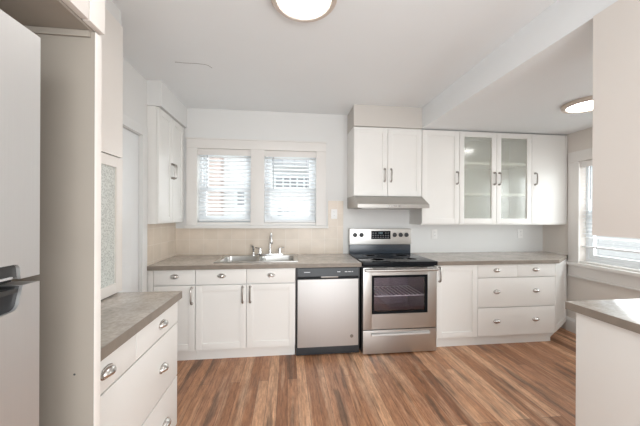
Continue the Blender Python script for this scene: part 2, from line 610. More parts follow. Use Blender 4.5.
# ------------------------------------------------------------------ main planes (metres; camera at the origin, looking along +Y)
F = 2.681          # base cabinet fronts on the back wall
BACK = 3.31        # back wall
UF = 2.983         # wall cabinet fronts on the back wall
XL = -1.277        # left wall
XR = 3.35          # right wall
CT = 0.906         # worktop height
CEIL, DROP = 2.59, 2.36
REAR = -1.6

# ------------------------------------------------------------------ room shell
struct('floor', MB().box(XL - 0.2, XR + 0.2, REAR - 0.2, BACK + 0.2, -0.12, 0.0), M['floor'])
struct('ceiling', MB().box(XL - 0.2, XR + 0.2, REAR - 0.2, BACK + 0.2, CEIL, CEIL + 0.12), M['ceil'])
struct('ceiling', MB().box(1.50, XR, REAR, BACK, DROP, CEIL), M['ceil'])          # dropped part over the dining side

# back wall with two window openings
WX = [(-1.035, -0.437), (-0.283, 0.330)]
WZ0, WZ1 = 1.262, 2.132
wb = MB()
T0, T1 = BACK, BACK + 0.17
wb.box(XL - 0.2, WX[0][0], T0, T1, 0, CEIL)
wb.box(WX[0][1], WX[1][0], T0, T1, WZ0, WZ1)
wb.box(WX[1][1], XR + 0.2, T0, T1, 0, CEIL)
wb.box(WX[0][0], WX[1][1], T0, T1, 0, WZ0)
wb.box(WX[0][0], WX[1][1], T0, T1, WZ1, CEIL)
struct('wall_back', wb, M['wall'])

# left wall with a doorway
DY0, DY1, DZ = 1.86, 2.575, 2.06
wl = MB()
wl.box(XL - 0.14, XL, REAR, DY0, 0, CEIL)
wl.box(XL - 0.14, XL, DY1, BACK, 0, CEIL)
wl.box(XL - 0.14, XL, DY0, DY1, DZ, CEIL)
struct('wall_left', wl, M['wall'])

# right wall with a wide window
RY0, RY1, RZ0, RZ1 = 1.30, 2.836, 0.835, 2.005
wr = MB()
wr.box(XR, XR + 0.17, REAR, RY0, 0, CEIL)
wr.box(XR, XR + 0.17, RY1, BACK, 0, CEIL)
wr.box(XR, XR + 0.17, RY0, RY1, 0, RZ0)
wr.box(XR, XR + 0.17, RY0, RY1, RZ1, CEIL)
struct('wall_right', wr, M['wall_warm'])

# unseen wall behind the camera, its wide opening added to let light in
wq = MB()
wq.box(XL, -0.95, REAR - 0.14, REAR, 0, CEIL)
wq.box(2.2, XR, REAR - 0.14, REAR, 0, CEIL)
wq.box(-0.95, 2.2, REAR - 0.14, REAR, 2.45, CEIL)
struct('wall_rear', wq, M['wall'])

# bulkheads closing the space above the cabinets
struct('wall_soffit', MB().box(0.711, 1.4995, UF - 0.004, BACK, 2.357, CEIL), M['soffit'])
struct('wall_soffit', MB().box(XL, -1.152, 2.668, BACK, 2.360, CEIL), M['wall'])
struct('wall_soffit', MB().box(XL, -1.0, 0.89, 1.785, 2.503, CEIL), M['wall'])

# door in the left wall
dr = struct_root('door_1', (XL, DY0, 0))
W = DY1 - DY0
dd = MB()
dd.box(-0.055, -0.018, 0.004, W - 0.004, 0.006, DZ - 0.004, 0.002)
for z0, z1 in ((0.25, 0.95), (1.10, 1.90)):
    dd.box(-0.0185, -0.012, 0.12, W - 0.12, z0, z1, 0.004)
dd.build('door_panel', M['door_white'], dr)
MB().tube([(-0.018, 0.07, 0.98), (0.03, 0.07, 0.98)], 0.012, 10).lathe([(0.006, 0.028), (0.026, 0.034), (0.028, 0.05), (0.02, 0.062)], (0, 0.07, 0.98), 'x', 20).build('door_knob', M['nickel'], dr)
fr = MB()
fr.box(-0.139, -0.06, 0.0, 0.012, 0, DZ - 0.012)
fr.box(-0.139, -0.06, W - 0.012, W, 0, DZ - 0.012)
fr.box(-0.139, -0.06, 0.0, W, DZ - 0.012, DZ)
fr.build('door_frame', M['trim'], dr)
cs = MB()
cs.box(XL, XL + 0.014, DY1 + 0.004, DY1 + 0.085, 0, DZ + 0.086, 0.003)
cs.box(XL, XL + 0.014, DY0 - 0.07, DY1 + 0.003, DZ + 0.004, DZ + 0.086, 0.003)
struct('trim_1', cs, M['wall'])

# joint casing round the two back windows, with stool
c = MB()
CX0, CX1, CZ1 = -1.150, 0.446, 2.235
c.box(CX0, WX[0][0], BACK - 0.02, BACK, 1.245, CZ1 - 0.1035, 0.002)
c.box(WX[0][1], WX[1][0], BACK - 0.02, BACK, 1.245, CZ1 - 0.1035, 0.002)
c.box(WX[1][1], CX1, BACK - 0.02, BACK, 1.245, CZ1 - 0.1035, 0.002)
c.box(CX0, CX1, BACK - 0.022, BACK, CZ1 - 0.103, CZ1, 0.002)
c.box(CX0 - 0.006, CX1 + 0.006, BACK - 0.03, BACK, CZ1, CZ1 + 0.012, 0.003)
struct('trim_2', c, M['trim'])
c = MB()
c.box(CX0 - 0.018, CX1 + 0.03, BACK - 0.048, BACK + 0.0, 1.215, 1.243, 0.005)
for a, b in WX:
    c.box(a + 0.001, b - 0.001, BACK, BACK + 0.168, WZ0, WZ0 + 0.022, 0.002)
struct('trim_3', c, M['trim'])

# casing, stool and apron of the right window
c = MB()
c.box(XR - 0.02, XR, RY1, RY1 + 0.122, 0.835, RZ1 + 0.0, 0.002)
c.box(XR - 0.02, XR, RY0 - 0.122, RY0, 0.835, RZ1 + 0.0, 0.002)
c.box(XR - 0.022, XR, RY0 - 0.122, RY1 + 0.122, RZ1 + 0.0005, RZ1 + 0.122, 0.002)
struct('trim_4', c, M['trim'])
c = MB()
c.box(XR - 0.055, XR, RY0 - 0.15, RY1 + 0.15, 0.798, 0.834, 0.006)
c.box(XR - 0.02, XR, RY0 - 0.122, RY1 + 0.122, 0.675, 0.797, 0.003)
c.box(XR - 0.03, XR, RY0 - 0.122, RY1 + 0.122, 0.660, 0.6745, 0.004)
c.box(XR, XR + 0.16, RY0 + 0.001, RY1 - 0.001, RZ0, RZ0 + 0.02, 0.002)
struct('trim_5', c, M['trim'])
c = MB()
c.box(XR - 0.016, XR, REAR, 2.985, 0, 0.135, 0.002)
c.prism([(XR, 0.1352), (XR - 0.016, 0.1352), (XR - 0.011, 0.15), (XR - 0.004, 0.162), (XR, 0.162)], 'y', REAR, 2.985)
struct('baseboard_right', c, M['trim'])
c = MB()
c.box(XL, XL + 0.014, DY1 + 0.086, 2.655, 0, 0.14, 0.002)
struct('baseboard_left', c, M['trim'])

# tiled splashback
t = MB()
t.box(XL + 0.0085, CX1 + 0.032, BACK - 0.008, BACK, CT + 0.0005, 1.2145)
t.box(CX1 + 0.032, 0.661, BACK - 0.008, BACK, CT + 0.0005, 1.545)
struct('trim_6', t, M['tile'])
struct('trim_7', MB().box(XL, XL + 0.008, 2.668, BACK - 0.0005, CT + 0.0005, 1.2835), M['tile_side'])

# hairline crack in the ceiling plaster
ck = MB()
ck.tube([(-0.903, 2.327, CEIL), (-0.83, 2.332, CEIL), (-0.75, 2.328, CEIL), (-0.674, 2.335, CEIL), (-0.650, 2.352, CEIL), (-0.634, 2.385, CEIL)], 0.0022, 6)
struct('trim_8', ck, M['crack'])

# ------------------------------------------------------------------ windows
def double_hung(name, loc, rz, w, z0, z1, twin=False):
    """local frame: x along the wall 0..w, y outwards from the room face of the wall, z up."""
    r = struct_root(name, loc, rz)
    f = MB()
    f.box(0.0, 0.03, 0.075, 0.165, z0, z1)
    f.box(w - 0.03, w, 0.075, 0.165, z0, z1)
    f.box(0.03, w - 0.03, 0.075, 0.165, z1 - 0.03, z1)
    f.box(0.03, w - 0.03, 0.075, 0.165, z0, z0 + 0.03)
    spans = [(0.03, w - 0.03)]
    if twin:
        f.box(w / 2 - 0.045, w / 2 + 0.045, 0.06, 0.165, z0, z1)
        spans = [(0.03, w / 2 - 0.045), (w / 2 + 0.045, w - 0.03)]
    f.build('window_frame', M['sash'], r)
    zm = (z0 + z1) / 2 - 0.03
    for a, b in spans:
        for lo, hi, y in ((z0 + 0.031, zm + 0.02, 0.082), (zm - 0.018, z1 - 0.031, 0.122)):
            s = MB()
            s.box(a + 0.001, a + 0.046, y, y + 0.034, lo, hi, 0.003)
            s.box(b - 0.046, b - 0.001, y, y + 0.034, lo, hi, 0.003)
            s.box(a + 0.046, b - 0.046, y, y + 0.034, lo, lo + 0.045, 0.003)
            s.box(a + 0.046, b - 0.046, y, y + 0.034, hi - 0.038, hi, 0.003)
            so = s.build('sash', M['sash'], r)
            MB().box(a + 0.045, b - 0.045, y + 0.015, y + 0.019, lo + 0.044, hi - 0.037).build('pane', M['pane'], so)
    return r

def blind(name, label, loc, rz, w, ztop, zbot, tilt, group=None):
    r = thing(name, label, 'blind', loc, rz, group)
    MB().box(0.002, w - 0.002, 0.0, 0.058, ztop - 0.045, ztop - 0.001, 0.002).box(-0.0, w, -0.012, -0.001, ztop - 0.072, ztop - 0.001, 0.003).build('valance', M['trim'], r)
    s = MB()
    pitch = 0.044
    n = int((ztop - 0.085 - zbot - 0.03) / pitch)
    for k in range(n):
        z = ztop - 0.085 - k * pitch
        T = Matrix.Translation((0, 0.030, z)) @ Matrix.Rotation(R(tilt), 4, 'X')
        s.box(0.008, w - 0.008, -0.024, 0.024, -0.0013, 0.0013, 0, T=T)
    s.build('slats', M['blind'], r)
    MB().box(0.008, w - 0.008, 0.006, 0.054, zbot, zbot + 0.018, 0.003).build('bottom_rail', M['blind'], r)
    for x in (0.10, w * 0.5, w - 0.10):
        cd = MB()
        for y in (0.004, 0.056):
            cd.tube([(x, y, ztop - 0.05), (x, y, zbot + 0.01)], 0.0009, 5)
        cd.box(x - 0.001, x + 0.001, 0.004, 0.056, zbot + 0.009, zbot + 0.0105)
        cd.build('ladder_cord', M['blind'], r)
    MB().tube([(0.105, -0.006, ztop - 0.075), (0.107, -0.008, ztop - 0.45)], 0.0045, 8).build('tilt_wand', M['wand'], r)
    return r

double_hung('window_1', (WX[0][0], BACK, 0), 0, WX[0][1] - WX[0][0], WZ0 + 0.022, WZ1)
double_hung('window_2', (WX[1][0], BACK, 0), 0, WX[1][1] - WX[1][0], WZ0 + 0.022, WZ1)
double_hung('window_3', (XR, RY1, 0), -90, RY1 - RY0, RZ0 + 0.02, RZ1, twin=True)
blind('window_blind', 'white slatted blind in the left window over the sink, seen before a brick chimney', (WX[0][0], BACK + 0.012, 0), 0, WX[0][1] - WX[0][0], WZ1, 1.300, 30, 'slatted blinds over the sink')
blind('window_blind', 'white slatted blind in the right window over the sink, nearer the stove', (WX[1][0], BACK + 0.012, 0), 0, WX[1][1] - WX[1][0], WZ1, 1.288, 27, 'slatted blinds over the sink')
blind('window_blind', 'white slatted blind in the side wall window beyond the peninsula', (XR + 0.012, RY1, 0), -90, RY1 - RY0, RZ1, 1.015, 8)

# ------------------------------------------------------------------ cabinet hardware and fronts (local frame: x = width, y = depth from front face, z = up)
def cup_pull(parent, x, z, s=1.0):
    b = MB()
    bm = b.bm
    A, Bd, C = 0.036 * s, 0.026 * s, 0.021 * s
    nt_, np_ = 7, 20
    rings = []
    for i in range(nt_ + 1):
        th = math.pi / 2 * i / nt_
        ring = []
        for k in range(np_):
            ph = 2 * math.pi * k / np_
            zz = C * math.sin(th) * math.sin(ph)
            ring.append(bm.verts.new((x + A * math.sin(th) * math.cos(ph), -0.0035 - Bd * math.cos(th), z + max(zz, -0.45 * C))))
        rings.append(ring)
    for i in range(nt_):
        for k in range(np_):
            try:
                bm.faces.new((rings[i][k], rings[i][(k + 1) % np_], rings[i + 1][(k + 1) % np_], rings[i + 1][k]))
            except ValueError:
                pass
    bmesh.ops.remove_doubles(bm, verts=bm.verts[:], dist=0.00005)
    bmesh.ops.recalc_face_normals(bm, faces=bm.faces[:])
    b.lathe([(0.002, 0.0), (0.0225 * s, 0.0), (0.0225 * s, -0.0035), (0.002, -0.0035)], (0, 0, 0), 'y', 20)
    vs = [v for v in bm.verts if abs(v.co.x) < 0.03 and abs(v.co.z) < 0.03 and abs(v.co.y) < 0.004 and (v.co.x ** 2 + v.co.z ** 2) < 0.0007 * s * s + 1e-6]
    for v in vs:
        v.co.x = v.co.x * 1.75 + x
        v.co.z = v.co.z * 1.05 + z
    return b.build('cup_pull', M['nickel'], parent)

def bar_handle(parent, x, z, length=0.145):
    h = length / 2
    b = MB()
    b.tube([(x, -0.006, z - h), (x, -0.024, z - h + 0.002), (x, -0.031, z - h + 0.012), (x, -0.033, z - h * 0.5), (x, -0.0335, z),
            (x, -0.033, z + h * 0.5), (x, -0.031, z + h - 0.012), (x, -0.024, z + h - 0.002), (x, -0.006, z + h)], 0.0075, 8, m=M['handle'])
    for s in (-1, 1):
        b.lathe([(0.002, -0.0), (0.0125, -0.0), (0.0115, -0.009), (0.007, -0.011)], (x, 0, z + s * h), 'y', 14, m=M['nickel_dark'])
    return b.build('handle', M['nickel'], parent)

def front(parent, name, x0, x1, z0, z1, style, material, t=0.020, st=0.058):
    """a door or drawer front lying y 0..t"""
    b = MB()
    g = 0.0023
    x0, x1, z0, z1 = x0 + g, x1 - g, z0 + g, z1 - g
    if style == 'slab':
        b.box(x0, x1, 0, t, z0, z1, 0.0025)
    else:
        b.box(x0, x0 + st, 0, t, z0, z1, 0.0015)
        b.box(x1 - st, x1, 0, t, z0, z1, 0.0015)
        b.box(x0 + st - 0.0005, x1 - st + 0.0005, 0, t, z0, z0 + st, 0.0015)
        b.box(x0 + st - 0.0005, x1 - st + 0.0005, 0, t, z1 - st, z1, 0.0015)
        if style == 'shaker':
            b.box(x0 + st - 0.001, x1 - st + 0.001, 0.007, t - 0.001, z0 + st - 0.001, z1 - st + 0.001)
    o = b.build(name, material, parent)
    if style == 'glass' or style == 'obscure':
        MB().box(x0 + st - 0.004, x1 - st + 0.004, 0.010, 0.014, z0 + st - 0.004, z1 - st + 0.004).build('glass_pane', M['frost' if style == 'glass' else 'obscure'], o)
    return o

def cabinet(name, label, loc, rz, w, d, z0, z1, fronts, group=None, toe=0.0, material=None, cat='cabinet', shelves=None, toe_in=0.053):
    material = material or M['cab']
    r = thing(name, label, cat, loc, rz, group)
    b = MB()
    if shelves is None:
        b.box(0.0006, w - 0.0006, 0.0212, d, z0 + toe, z1, 0.0)
        b.build('carcass', material, r)
    else:
        p = 0.018
        b.box(0.0006, p, 0.0212, d, z0, z1)
        b.box(w - p, w - 0.0006, 0.0212, d, z0, z1)
        b.box(p, w - p, 0.0212, d, z0, z0 + p)
        b.box(p, w - p, 0.0212, d, z1 - p, z1)
        b.build('carcass', material, r)
        MB().box(p + 0.0003, w - p - 0.0003, d - 0.008, d, z0 + p + 0.0003, z1 - p - 0.0003).build('back_board', M['back'], r)
        for (sx0, sx1, z) in shelves:
            MB().box(sx0, sx1, 0.0215, d - 0.009, z - 0.014, z + 0.014, 0.001).build('shelf', M['cab_in'], r)
    if toe:
        MB().box(0.0006, w - 0.0006, toe_in, d, z0, z0 + toe - 0.0005).build('toe_kick', material, r)
    for fr_ in fronts:
        nm, a, b_, c_, d_, style = fr_[:6]
        o = front(r, nm, a, b_, c_, d_, style, material)
        for h in fr_[6:]:
            if h[0] == 'cup':
                cup_pull(o, h[1], h[2], h[3] if len(h) > 3 else 1.0)
            else:
                bar_handle(o, h[1], h[2], h[3] if len(h) > 3 else 0.145)
    return r

# ------------------------------------------------------------------ base cabinets on the back wall
DEP = BACK - F - 0.002
TK = 0.110
ZT = CT - 0.0405       # underside of worktop
x0 = XL + 0.002
def L(x, o): return x - o
cabinet('base_cabinet', 'narrow white base cabinet, one drawer over a door, left of the sink cabinet', (x0, F, 0), 0, -0.855 - x0, DEP, 0, ZT,
        [('drawer', L(-1.222, x0), L(-0.855, x0), 0.722, 0.862, 'slab', ('cup', L(-1.039, x0), 0.800)),
         ('door', L(-1.222, x0), L(-0.855, x0), TK, 0.716, 'shaker', ('bar', L(-0.884, x0), 0.622)),
         ('filler_strip', 0.0, L(-1.2225, x0), TK, 0.862, 'slab')], 'white base cabinets', TK)
x0 = -0.854
cabinet('sink_cabinet', 'white sink cabinet with two shaker doors under two drawer fronts, below the steel sink', (x0, F, 0), 0, 0.072 - x0, DEP, 0, 0.69,
        [('drawer', 0.0, L(-0.390, x0), 0.722, 0.862, 'slab', ('cup', L(-0.619, x0), 0.800)),
         ('drawer', L(-0.390, x0), 0.072 - x0, 0.722, 0.862, 'slab', ('cup', L(-0.161, x0), 0.798)),
         ('door', 0.0, L(-0.390, x0), TK, 0.716, 'shaker', ('bar', L(-0.424, x0), 0.620)),
         ('door', L(-0.390, x0), 0.072 - x0, TK, 0.716, 'shaker', ('bar', L(-0.355, x0), 0.620))], 'white base cabinets', TK)
# the sink cabinet's rails behind the false drawer fronts
sk = [o for o in bpy.data.objects if o.name == 'sink_cabinet'][0]
bb = MB()
bb.box(0.0006, 0.018, 0.0212, DEP, 0.6905, ZT).box(0.926 - 0.018, 0.926 - 0.0006, 0.0212, DEP, 0.6905, ZT).box(0.018, 0.926 - 0.018, 0.0212, 0.040, 0.6905, ZT)
bb.build('upper_rail', M['cab'], sk)

x0 = 1.500
cabinet('base_cabinet', 'white base cabinet with one shaker door, immediately right of the stove', (x0, F, 0), 0, 1.967 - x0, DEP, 0, ZT,
        [('door', 0.012, 1.967 - x0, TK, 0.862, 'shaker', ('bar', L(1.541, x0), 0.772))], 'white base cabinets', TK)
x0 = 1.9675
cabinet('drawer_cabinet', 'wide white drawer cabinet under the glass wall cabinets, two small drawers over two wide ones', (x0, F, 0), 0, 2.866 - x0, DEP, 0, ZT,
        [('drawer', 0.0, L(2.425, x0), 0.724, 0.862, 'slab', ('cup', L(2.182, x0), 0.800)),
         ('drawer', L(2.425, x0), 2.866 - x0, 0.724, 0.862, 'slab', ('cup', L(2.634, x0), 0.800)),
         ('drawer', 0.0, 2.866 - x0, 0.410, 0.721, 'slab', ('cup', L(2.182, x0), 0.574), ('cup', L(2.638, x0), 0.576)),
         ('drawer', 0.0, 2.866 - x0, TK, 0.407, 'slab', ('cup', L(2.182, x0), 0.264), ('cup', L(2.634, x0), 0.270))], 'white base cabinets', TK)
# angled end cabinet beside it
r = thing('corner_cabinet', 'white angled end cabinet closing the worktop against the right wall', 'cabinet', (2.867, F, 0), 0)
ax, ay = XR - 0.002 - 2.867, 0.300
ang = math.atan2(ay, ax)
n = Vector((math.sin(ang), -math.cos(ang)))
off = 0.021
MB().prism([(0.0, 0.03), (ax - 0.018, ay + 0.014), (ax - 0.018, DEP), (0.0, DEP)], 'z', TK, ZT).build('carcass', M['cab'], r)
MB().prism([(0.0, 0.085), (ax - 0.018, ay + 0.075), (ax - 0.018, DEP), (0.0, DEP)], 'z', 0, TK - 0.0005).build('toe_kick', M['cab'], r)
dl = math.hypot(ax, ay) - 0.045
dro = front(r, 'door', 0.0, dl, TK, 0.862, 'shaker', M['cab'])
dro.rotation_euler = (0, 0, ang)
dro.location = (0.0145, 0.0015 + 0.0125 * ay / ax, 0)

# ------------------------------------------------------------------ worktops
ctf = F - 0.025
SX0, SX1, SY0, SY1 = -0.715, 0.098, 2.772, 3.262      # sink outer rim
hx0, hx1, hy0, hy1 = SX0 + 0.018, SX1 - 0.018, SY0 + 0.018, SY1 - 0.018
w = MB()
w.box(XL + 0.0005, 0.7165, ctf, hy0, CT - 0.04, CT)
w.box(XL + 0.0005, 0.7165, hy1, BACK - 0.0005, CT - 0.04, CT)
w.box(XL + 0.0005, hx0, hy0, hy1, CT - 0.04, CT)
w.box(hx1, 0.7165, hy0, hy1, CT - 0.04, CT)
bmesh.ops.remove_doubles(w.bm, verts=w.bm.verts[:], dist=1e-6)
wt = tag(w.build('worktop', M['counter']), 'long brown-grey worktop holding the steel sink, over the dishwasher', 'worktop')
MB().box(XL + 0.0005, 0.7165, ctf - 0.002, ctf, CT - 0.0395, CT - 0.0008).build('edge_band', M['edge'], wt)
w = MB()
w.prism([(1.4935, ctf), (2.884, ctf), (XR - 0.001, 2.978), (XR - 0.001, BACK - 0.001), (1.4935, BACK - 0.001)], 'z', CT - 0.04, CT)
wt = tag(w.build('worktop', M['counter']), 'brown-grey worktop with a clipped corner, right of the stove against the back wall', 'worktop')
MB().prism([(1.4935, ctf), (1.4935, ctf - 0.002), (2.8846, ctf - 0.002), (XR - 0.001, 2.9757), (XR - 0.001, 2.978), (2.884, ctf)], 'z', CT - 0.0395, CT - 0.0008).build('edge_band', M['edge'], wt)

# ------------------------------------------------------------------ sink, faucet, sprayer
r = thing('sink', 'double bowl stainless steel sink set in the worktop under the windows', 'sink', (SX0, SY0, CT))
sw, sd = SX1 - SX0, SY1 - SY0
bowls = [(0.042, 0.395), (0.425, sw - 0.042)]
by0, by1 = 0.038, sd - 0.095
rim = MB()
zr0, zr1 = 0.0006, 0.006
rim.box(0, sw, 0, by0, zr0, zr1, 0.002)
rim.box(0, sw, by1, sd, zr0, zr1, 0.002)
rim.box(0, bowls[0][0], by0, by1, zr0, zr1)
rim.box(bowls[0][1], bowls[1][0], by0, by1, zr0, zr1)
rim.box(bowls[1][1], sw, by0, by1, zr0, zr1)
rim.build('rim', M['sinksteel'], r)
for a, b in bowls:
    bo = MB()
    bm = bo.bm
    def loop(ins, z):
        x0_, x1_, y0_, y1_ = a + ins, b - ins, by0 + ins, by1 - ins
        rad = 0.05
        out = []
        for cx_, cy_, st_ in ((x1_ - rad, y1_ - rad, 0), (x0_ + rad, y1_ - rad, 90), (x0_ + rad, y0_ + rad, 180), (x1_ - rad, y0_ + rad, 270)):
            for k in range(6):
                an = R(st_ + 90 * k / 5)
                out.append(bm.verts.new((cx_ + rad * math.cos(an), cy_ + rad * math.sin(an), z)))
        return out
    loops = [loop(-0.006, 0.0062), loop(0.0, 0.004), loop(0.004, -0.02), loop(0.012, -0.15), loop(0.03, -0.175), loop(0.06, -0.18)]
    for i in range(len(loops) - 1):
        k_ = len(loops[i])
        for k in range(k_):
            bm.faces.new((loops[i][k], loops[i][(k + 1) % k_], loops[i + 1][(k + 1) % k_], loops[i + 1][k]))
    bm.faces.new(loops[-1])
    bmesh.ops.recalc_face_normals(bm, faces=bm.faces[:])
    bw_ = bo.build('bowl', M['sinksteel'], r)
    MB().lathe([(0.002, -0.1795), (0.04, -0.1795), (0.04, -0.176), (0.03, -0.175), (0.002, -0.177)], ((a + b) / 2, (by0 + by1) / 2, 0), 'z', 20).build('drain', M['nickel_dark'], bw_)

FX, FY, FZ = -0.207, 3.212, CT + 0.006
r = thing('faucet', 'chrome two-handle faucet with a tall arched spout behind the sink bowls', 'faucet', (FX, FY, FZ))
MB().box(-0.145, 0.145, -0.024, 0.024, 0.0006, 0.016, 0.006).build('deck_plate', M['chrome'], r)
sp = MB()
sp.lathe([(0.022, 0.0165), (0.020, 0.03), (0.014, 0.045), (0.0135, 0.06)], (0, 0, 0), 'z', 18)
path = [(0, 0, 0.05), (0.001, 0, 0.12), (0.004, -0.002, 0.185)]
for k in range(1, 11):
    a = math.pi * k / 10 * 0.95
    path.append((0.004 + 0.02 * (k / 10), -0.002 - 0.066 * (1 - math.cos(a)), 0.185 + 0.066 * math.sin(a)))
path.append((0.025, -0.134, 0.155))
sp.tube(path, 0.0115, 12)
sp.build('spout', M['chrome'], r)
MB().lathe([(0.0135, 0.0), (0.014, 0.022), (0.010, 0.024)], (0.025, -0.134, 0.140), 'z', 14).build('aerator', M['nickel_dark'], r)
for s in (-1, 1):
    h = MB()
    h.lathe([(0.020, 0.0165), (0.019, 0.04), (0.013, 0.060), (0.015, 0.075), (0.010, 0.086)], (s * 0.110, 0, 0), 'z', 18)
    h.tube([(s * 0.110, 0, 0.078), (s * 0.135, -0.014, 0.085), (s * 0.160, -0.026, 0.090)], 0.006, 10, rads=[0.008, 0.006, 0.0075])
    h.build('lever_handle', M['chrome'], r)
r = thing('side_sprayer', 'chrome side sprayer standing left of the faucet on the sink deck', 'sprayer', (-0.392, FY, FZ))
MB().lathe([(0.023, 0.0006), (0.022, 0.012), (0.015, 0.022), (0.014, 0.034)], (0, 0, 0), 'z', 18).build('collar', M['chrome'], r)
MB().tube([(0, 0, 0.0345), (0, 0, 0.07), (-0.004, -0.006, 0.095), (-0.012, -0.024, 0.112), (-0.022, -0.042, 0.116)], 0.012, 12, rads=[0.011, 0.013, 0.014, 0.015, 0.012]).build('spray_head', M['chrome'], r)
MB().box(-0.006, 0.004, 0.0135, 0.020, 0.058, 0.100, 0.002).build('trigger', M['black'], r)

# ------------------------------------------------------------------ dishwasher
DX0, DX1 = 0.078, 0.706
DW = DX1 - DX0
r = thing('dishwasher', 'stainless steel dishwasher with a dark control strip, between sink cabinet and stove', 'dishwasher', (DX0, F, 0))
MB().box(0.002, DW - 0.002, 0.03, DEP, 0.02, ZT - 0.002).build('tub_housing', M['black'], r)
MB().box(0.014, DW - 0.016, -0.012, 0.0295, 0.092, 0.748, 0.005).build('door', M['steel_v'], r)
cp = MB().prism([(-0.014, 0.778), (-0.010, 0.857), (0.0295, 0.857), (0.0295, 0.752), (0.006, 0.752)], 'x', 0.014, DW - 0.016).build('control_panel', M['dwpanel'], r)
for a, b in ((0.075, 0.135), (0.40, 0.43), (0.475, 0.50), (0.508, 0.535), (0.543, 0.556)):
    MB().box(a, b, -0.0140, -0.0120, 0.816, 0.823).build('print_mark', M['mark'], cp)
MB().box(0.24, 0.41, -0.0125, -0.0035, 0.7605, 0.777, 0.002).build('door_latch', M['nickel_dark'], r)
MB().box(0.002, DW - 0.002, 0.005, 0.0295, 0.012, 0.088, 0.003).build('toe_panel', M['dwpanel'], r)
MB().box(0.0005, 0.0125, 0.0, 0.0295, 0.09, 0.862).build('side_trim', M['black'], r)
MB().box(DW - 0.0145, DW - 0.0005, 0.0, 0.0295, 0.09, 0.862).build('side_trim', M['black'], r)
bd = MB()
bd.lathe([(0.013, -0.0122), (0.0165, -0.0122), (0.0165, -0.0145), (0.013, -0.0145)], (0.546, 0, 0.186), 'y', 24)
bd.lathe([(0.001, -0.0122), (0.0125, -0.0122), (0.0125, -0.0132), (0.001, -0.0132)], (0.546, 0, 0.186), 'y', 24)
bd.tube([(0.539, -0.0138, 0.180), (0.543, -0.0138, 0.192), (0.546, -0.0138, 0.183), (0.550, -0.0138, 0.191), (0.553, -0.0138, 0.181)], 0.0011, 6)
bd.build('round_badge', M['nickel_dark'], r)

# ------------------------------------------------------------------ stove
OX0, OX1 = 0.7245, 1.4905
OW = OX1 - OX0
OY = 2.640
r = thing('stove', 'stainless steel electric stove with a black glass cooktop and oven window', 'stove', (OX0, OY, 0))
OD = BACK - 0.012 - OY
bd = MB()
bd.box(0.0, 0.035, 0.045, OD, 0.02, 0.872)
bd.box(OW - 0.035, OW, 0.045, OD, 0.02, 0.872)
bd.box(0.035, OW - 0.035, OD - 0.03, OD, 0.02, 0.872)
bd.box(0.035, OW - 0.035, 0.045, OD - 0.03, 0.822, 0.872)
bd.box(0.035, OW - 0.035, 0.045, OD - 0.03, 0.02, 0.28)
bd.build('body', M['black'], r)
cv = MB()
cv.box(0.036, 0.08, 0.047, OD - 0.031, 0.2815, 0.8205)
cv.box(OW - 0.08, OW - 0.036, 0.047, OD - 0.031, 0.2815, 0.8205)
cv.box(0.08, OW - 0.08, OD - 0.15, OD - 0.031, 0.2815, 0.8205)
cv.box(0.08, OW - 0.08, 0.047, OD - 0.15, 0.2815, 0.33)
cv.box(0.08, OW - 0.08, 0.047, OD - 0.15, 0.80, 0.8205)
cv.build('oven_cavity', M['oven_in'], r)
for zr in (0.55,):
    rk = MB()
    rk.tube([(0.085, 0.09, zr), (OW - 0.085, 0.09, zr)], 0.006, 8)
    rk.tube([(0.085, 0.46, zr), (OW - 0.085, 0.46, zr)], 0.005, 8)
    for k in range(13):
        x = 0.10 + k * (OW - 0.20) / 12
        rk.tube([(x, 0.09, zr + 0.004), (x, 0.46, zr + 0.004)], 0.0065, 6)
    rk.build('oven_rack', M['rack'], r)
# door: frame round a window
wx0, wx1, wz0, wz1 = 0.091, OW - 0.098, 0.402, 0.783
dm = MB()
dm.box(0.004, wx0, -0.006, 0.044, 0.252, 0.858, 0.004)
dm.box(wx1, OW - 0.004, -0.006, 0.044, 0.252, 0.858, 0.004)
dm.box(wx0 - 0.001, wx1 + 0.001, -0.0055, 0.0435, 0.253, wz0)
dm.box(wx0 - 0.001, wx1 + 0.001, -0.0055, 0.0435, wz1, 0.857)
do = dm.build('oven_door', M['steel'], r)
g = MB()
g.box(wx0 + 0.024, wx1 - 0.024, 0.004, 0.009, wz0 + 0.024, wz1 - 0.024)
g.build('oven_glass', M['oven_glass'], do)
g = MB()
g.box(wx0, wx0 + 0.024, -0.002, 0.03, wz0, wz1)
g.box(wx1 - 0.024, wx1, -0.002, 0.03, wz0, wz1)
g.box(wx0 + 0.024, wx1 - 0.024, -0.002, 0.03, wz0, wz0 + 0.024)
g.box(wx0 + 0.024, wx1 - 0.024, -0.002, 0.03, wz1 - 0.024, wz1)
g.build('window_border', M['blackglass'], do)
hb = MB()
hb.tube([(0.014, -0.046, 0.838), (OW * 0.25, -0.056, 0.838), (OW * 0.5, -0.058, 0.838), (OW * 0.75, -0.056, 0.838), (OW - 0.014, -0.046, 0.838)], 0.0135, 12)
hb.box(0.014, 0.040, -0.048, -0.0055, 0.826, 0.850, 0.004)
hb.box(OW - 0.040, OW - 0.014, -0.048, -0.0055, 0.826, 0.850, 0.004)
hb.build('door_handle', M['steel'], do)
for k in range(3):
    a = 0.10 + k * 0.21
    MB().box(a, a + 0.14, -0.0065, -0.0050, 0.8515, 0.8545).build('vent_slot', M['black'], do)
ddr = MB()
ddr.box(0.004, OW - 0.004, -0.006, 0.044, 0.014, 0.244, 0.006)
ddr = ddr.build('storage_drawer', M['steel'], r)
dh = MB()
dh.prism([(-0.0062, 0.222), (-0.030, 0.214), (-0.032, 0.200), (-0.026, 0.196), (-0.0062, 0.206)], 'x', 0.085, OW - 0.085)
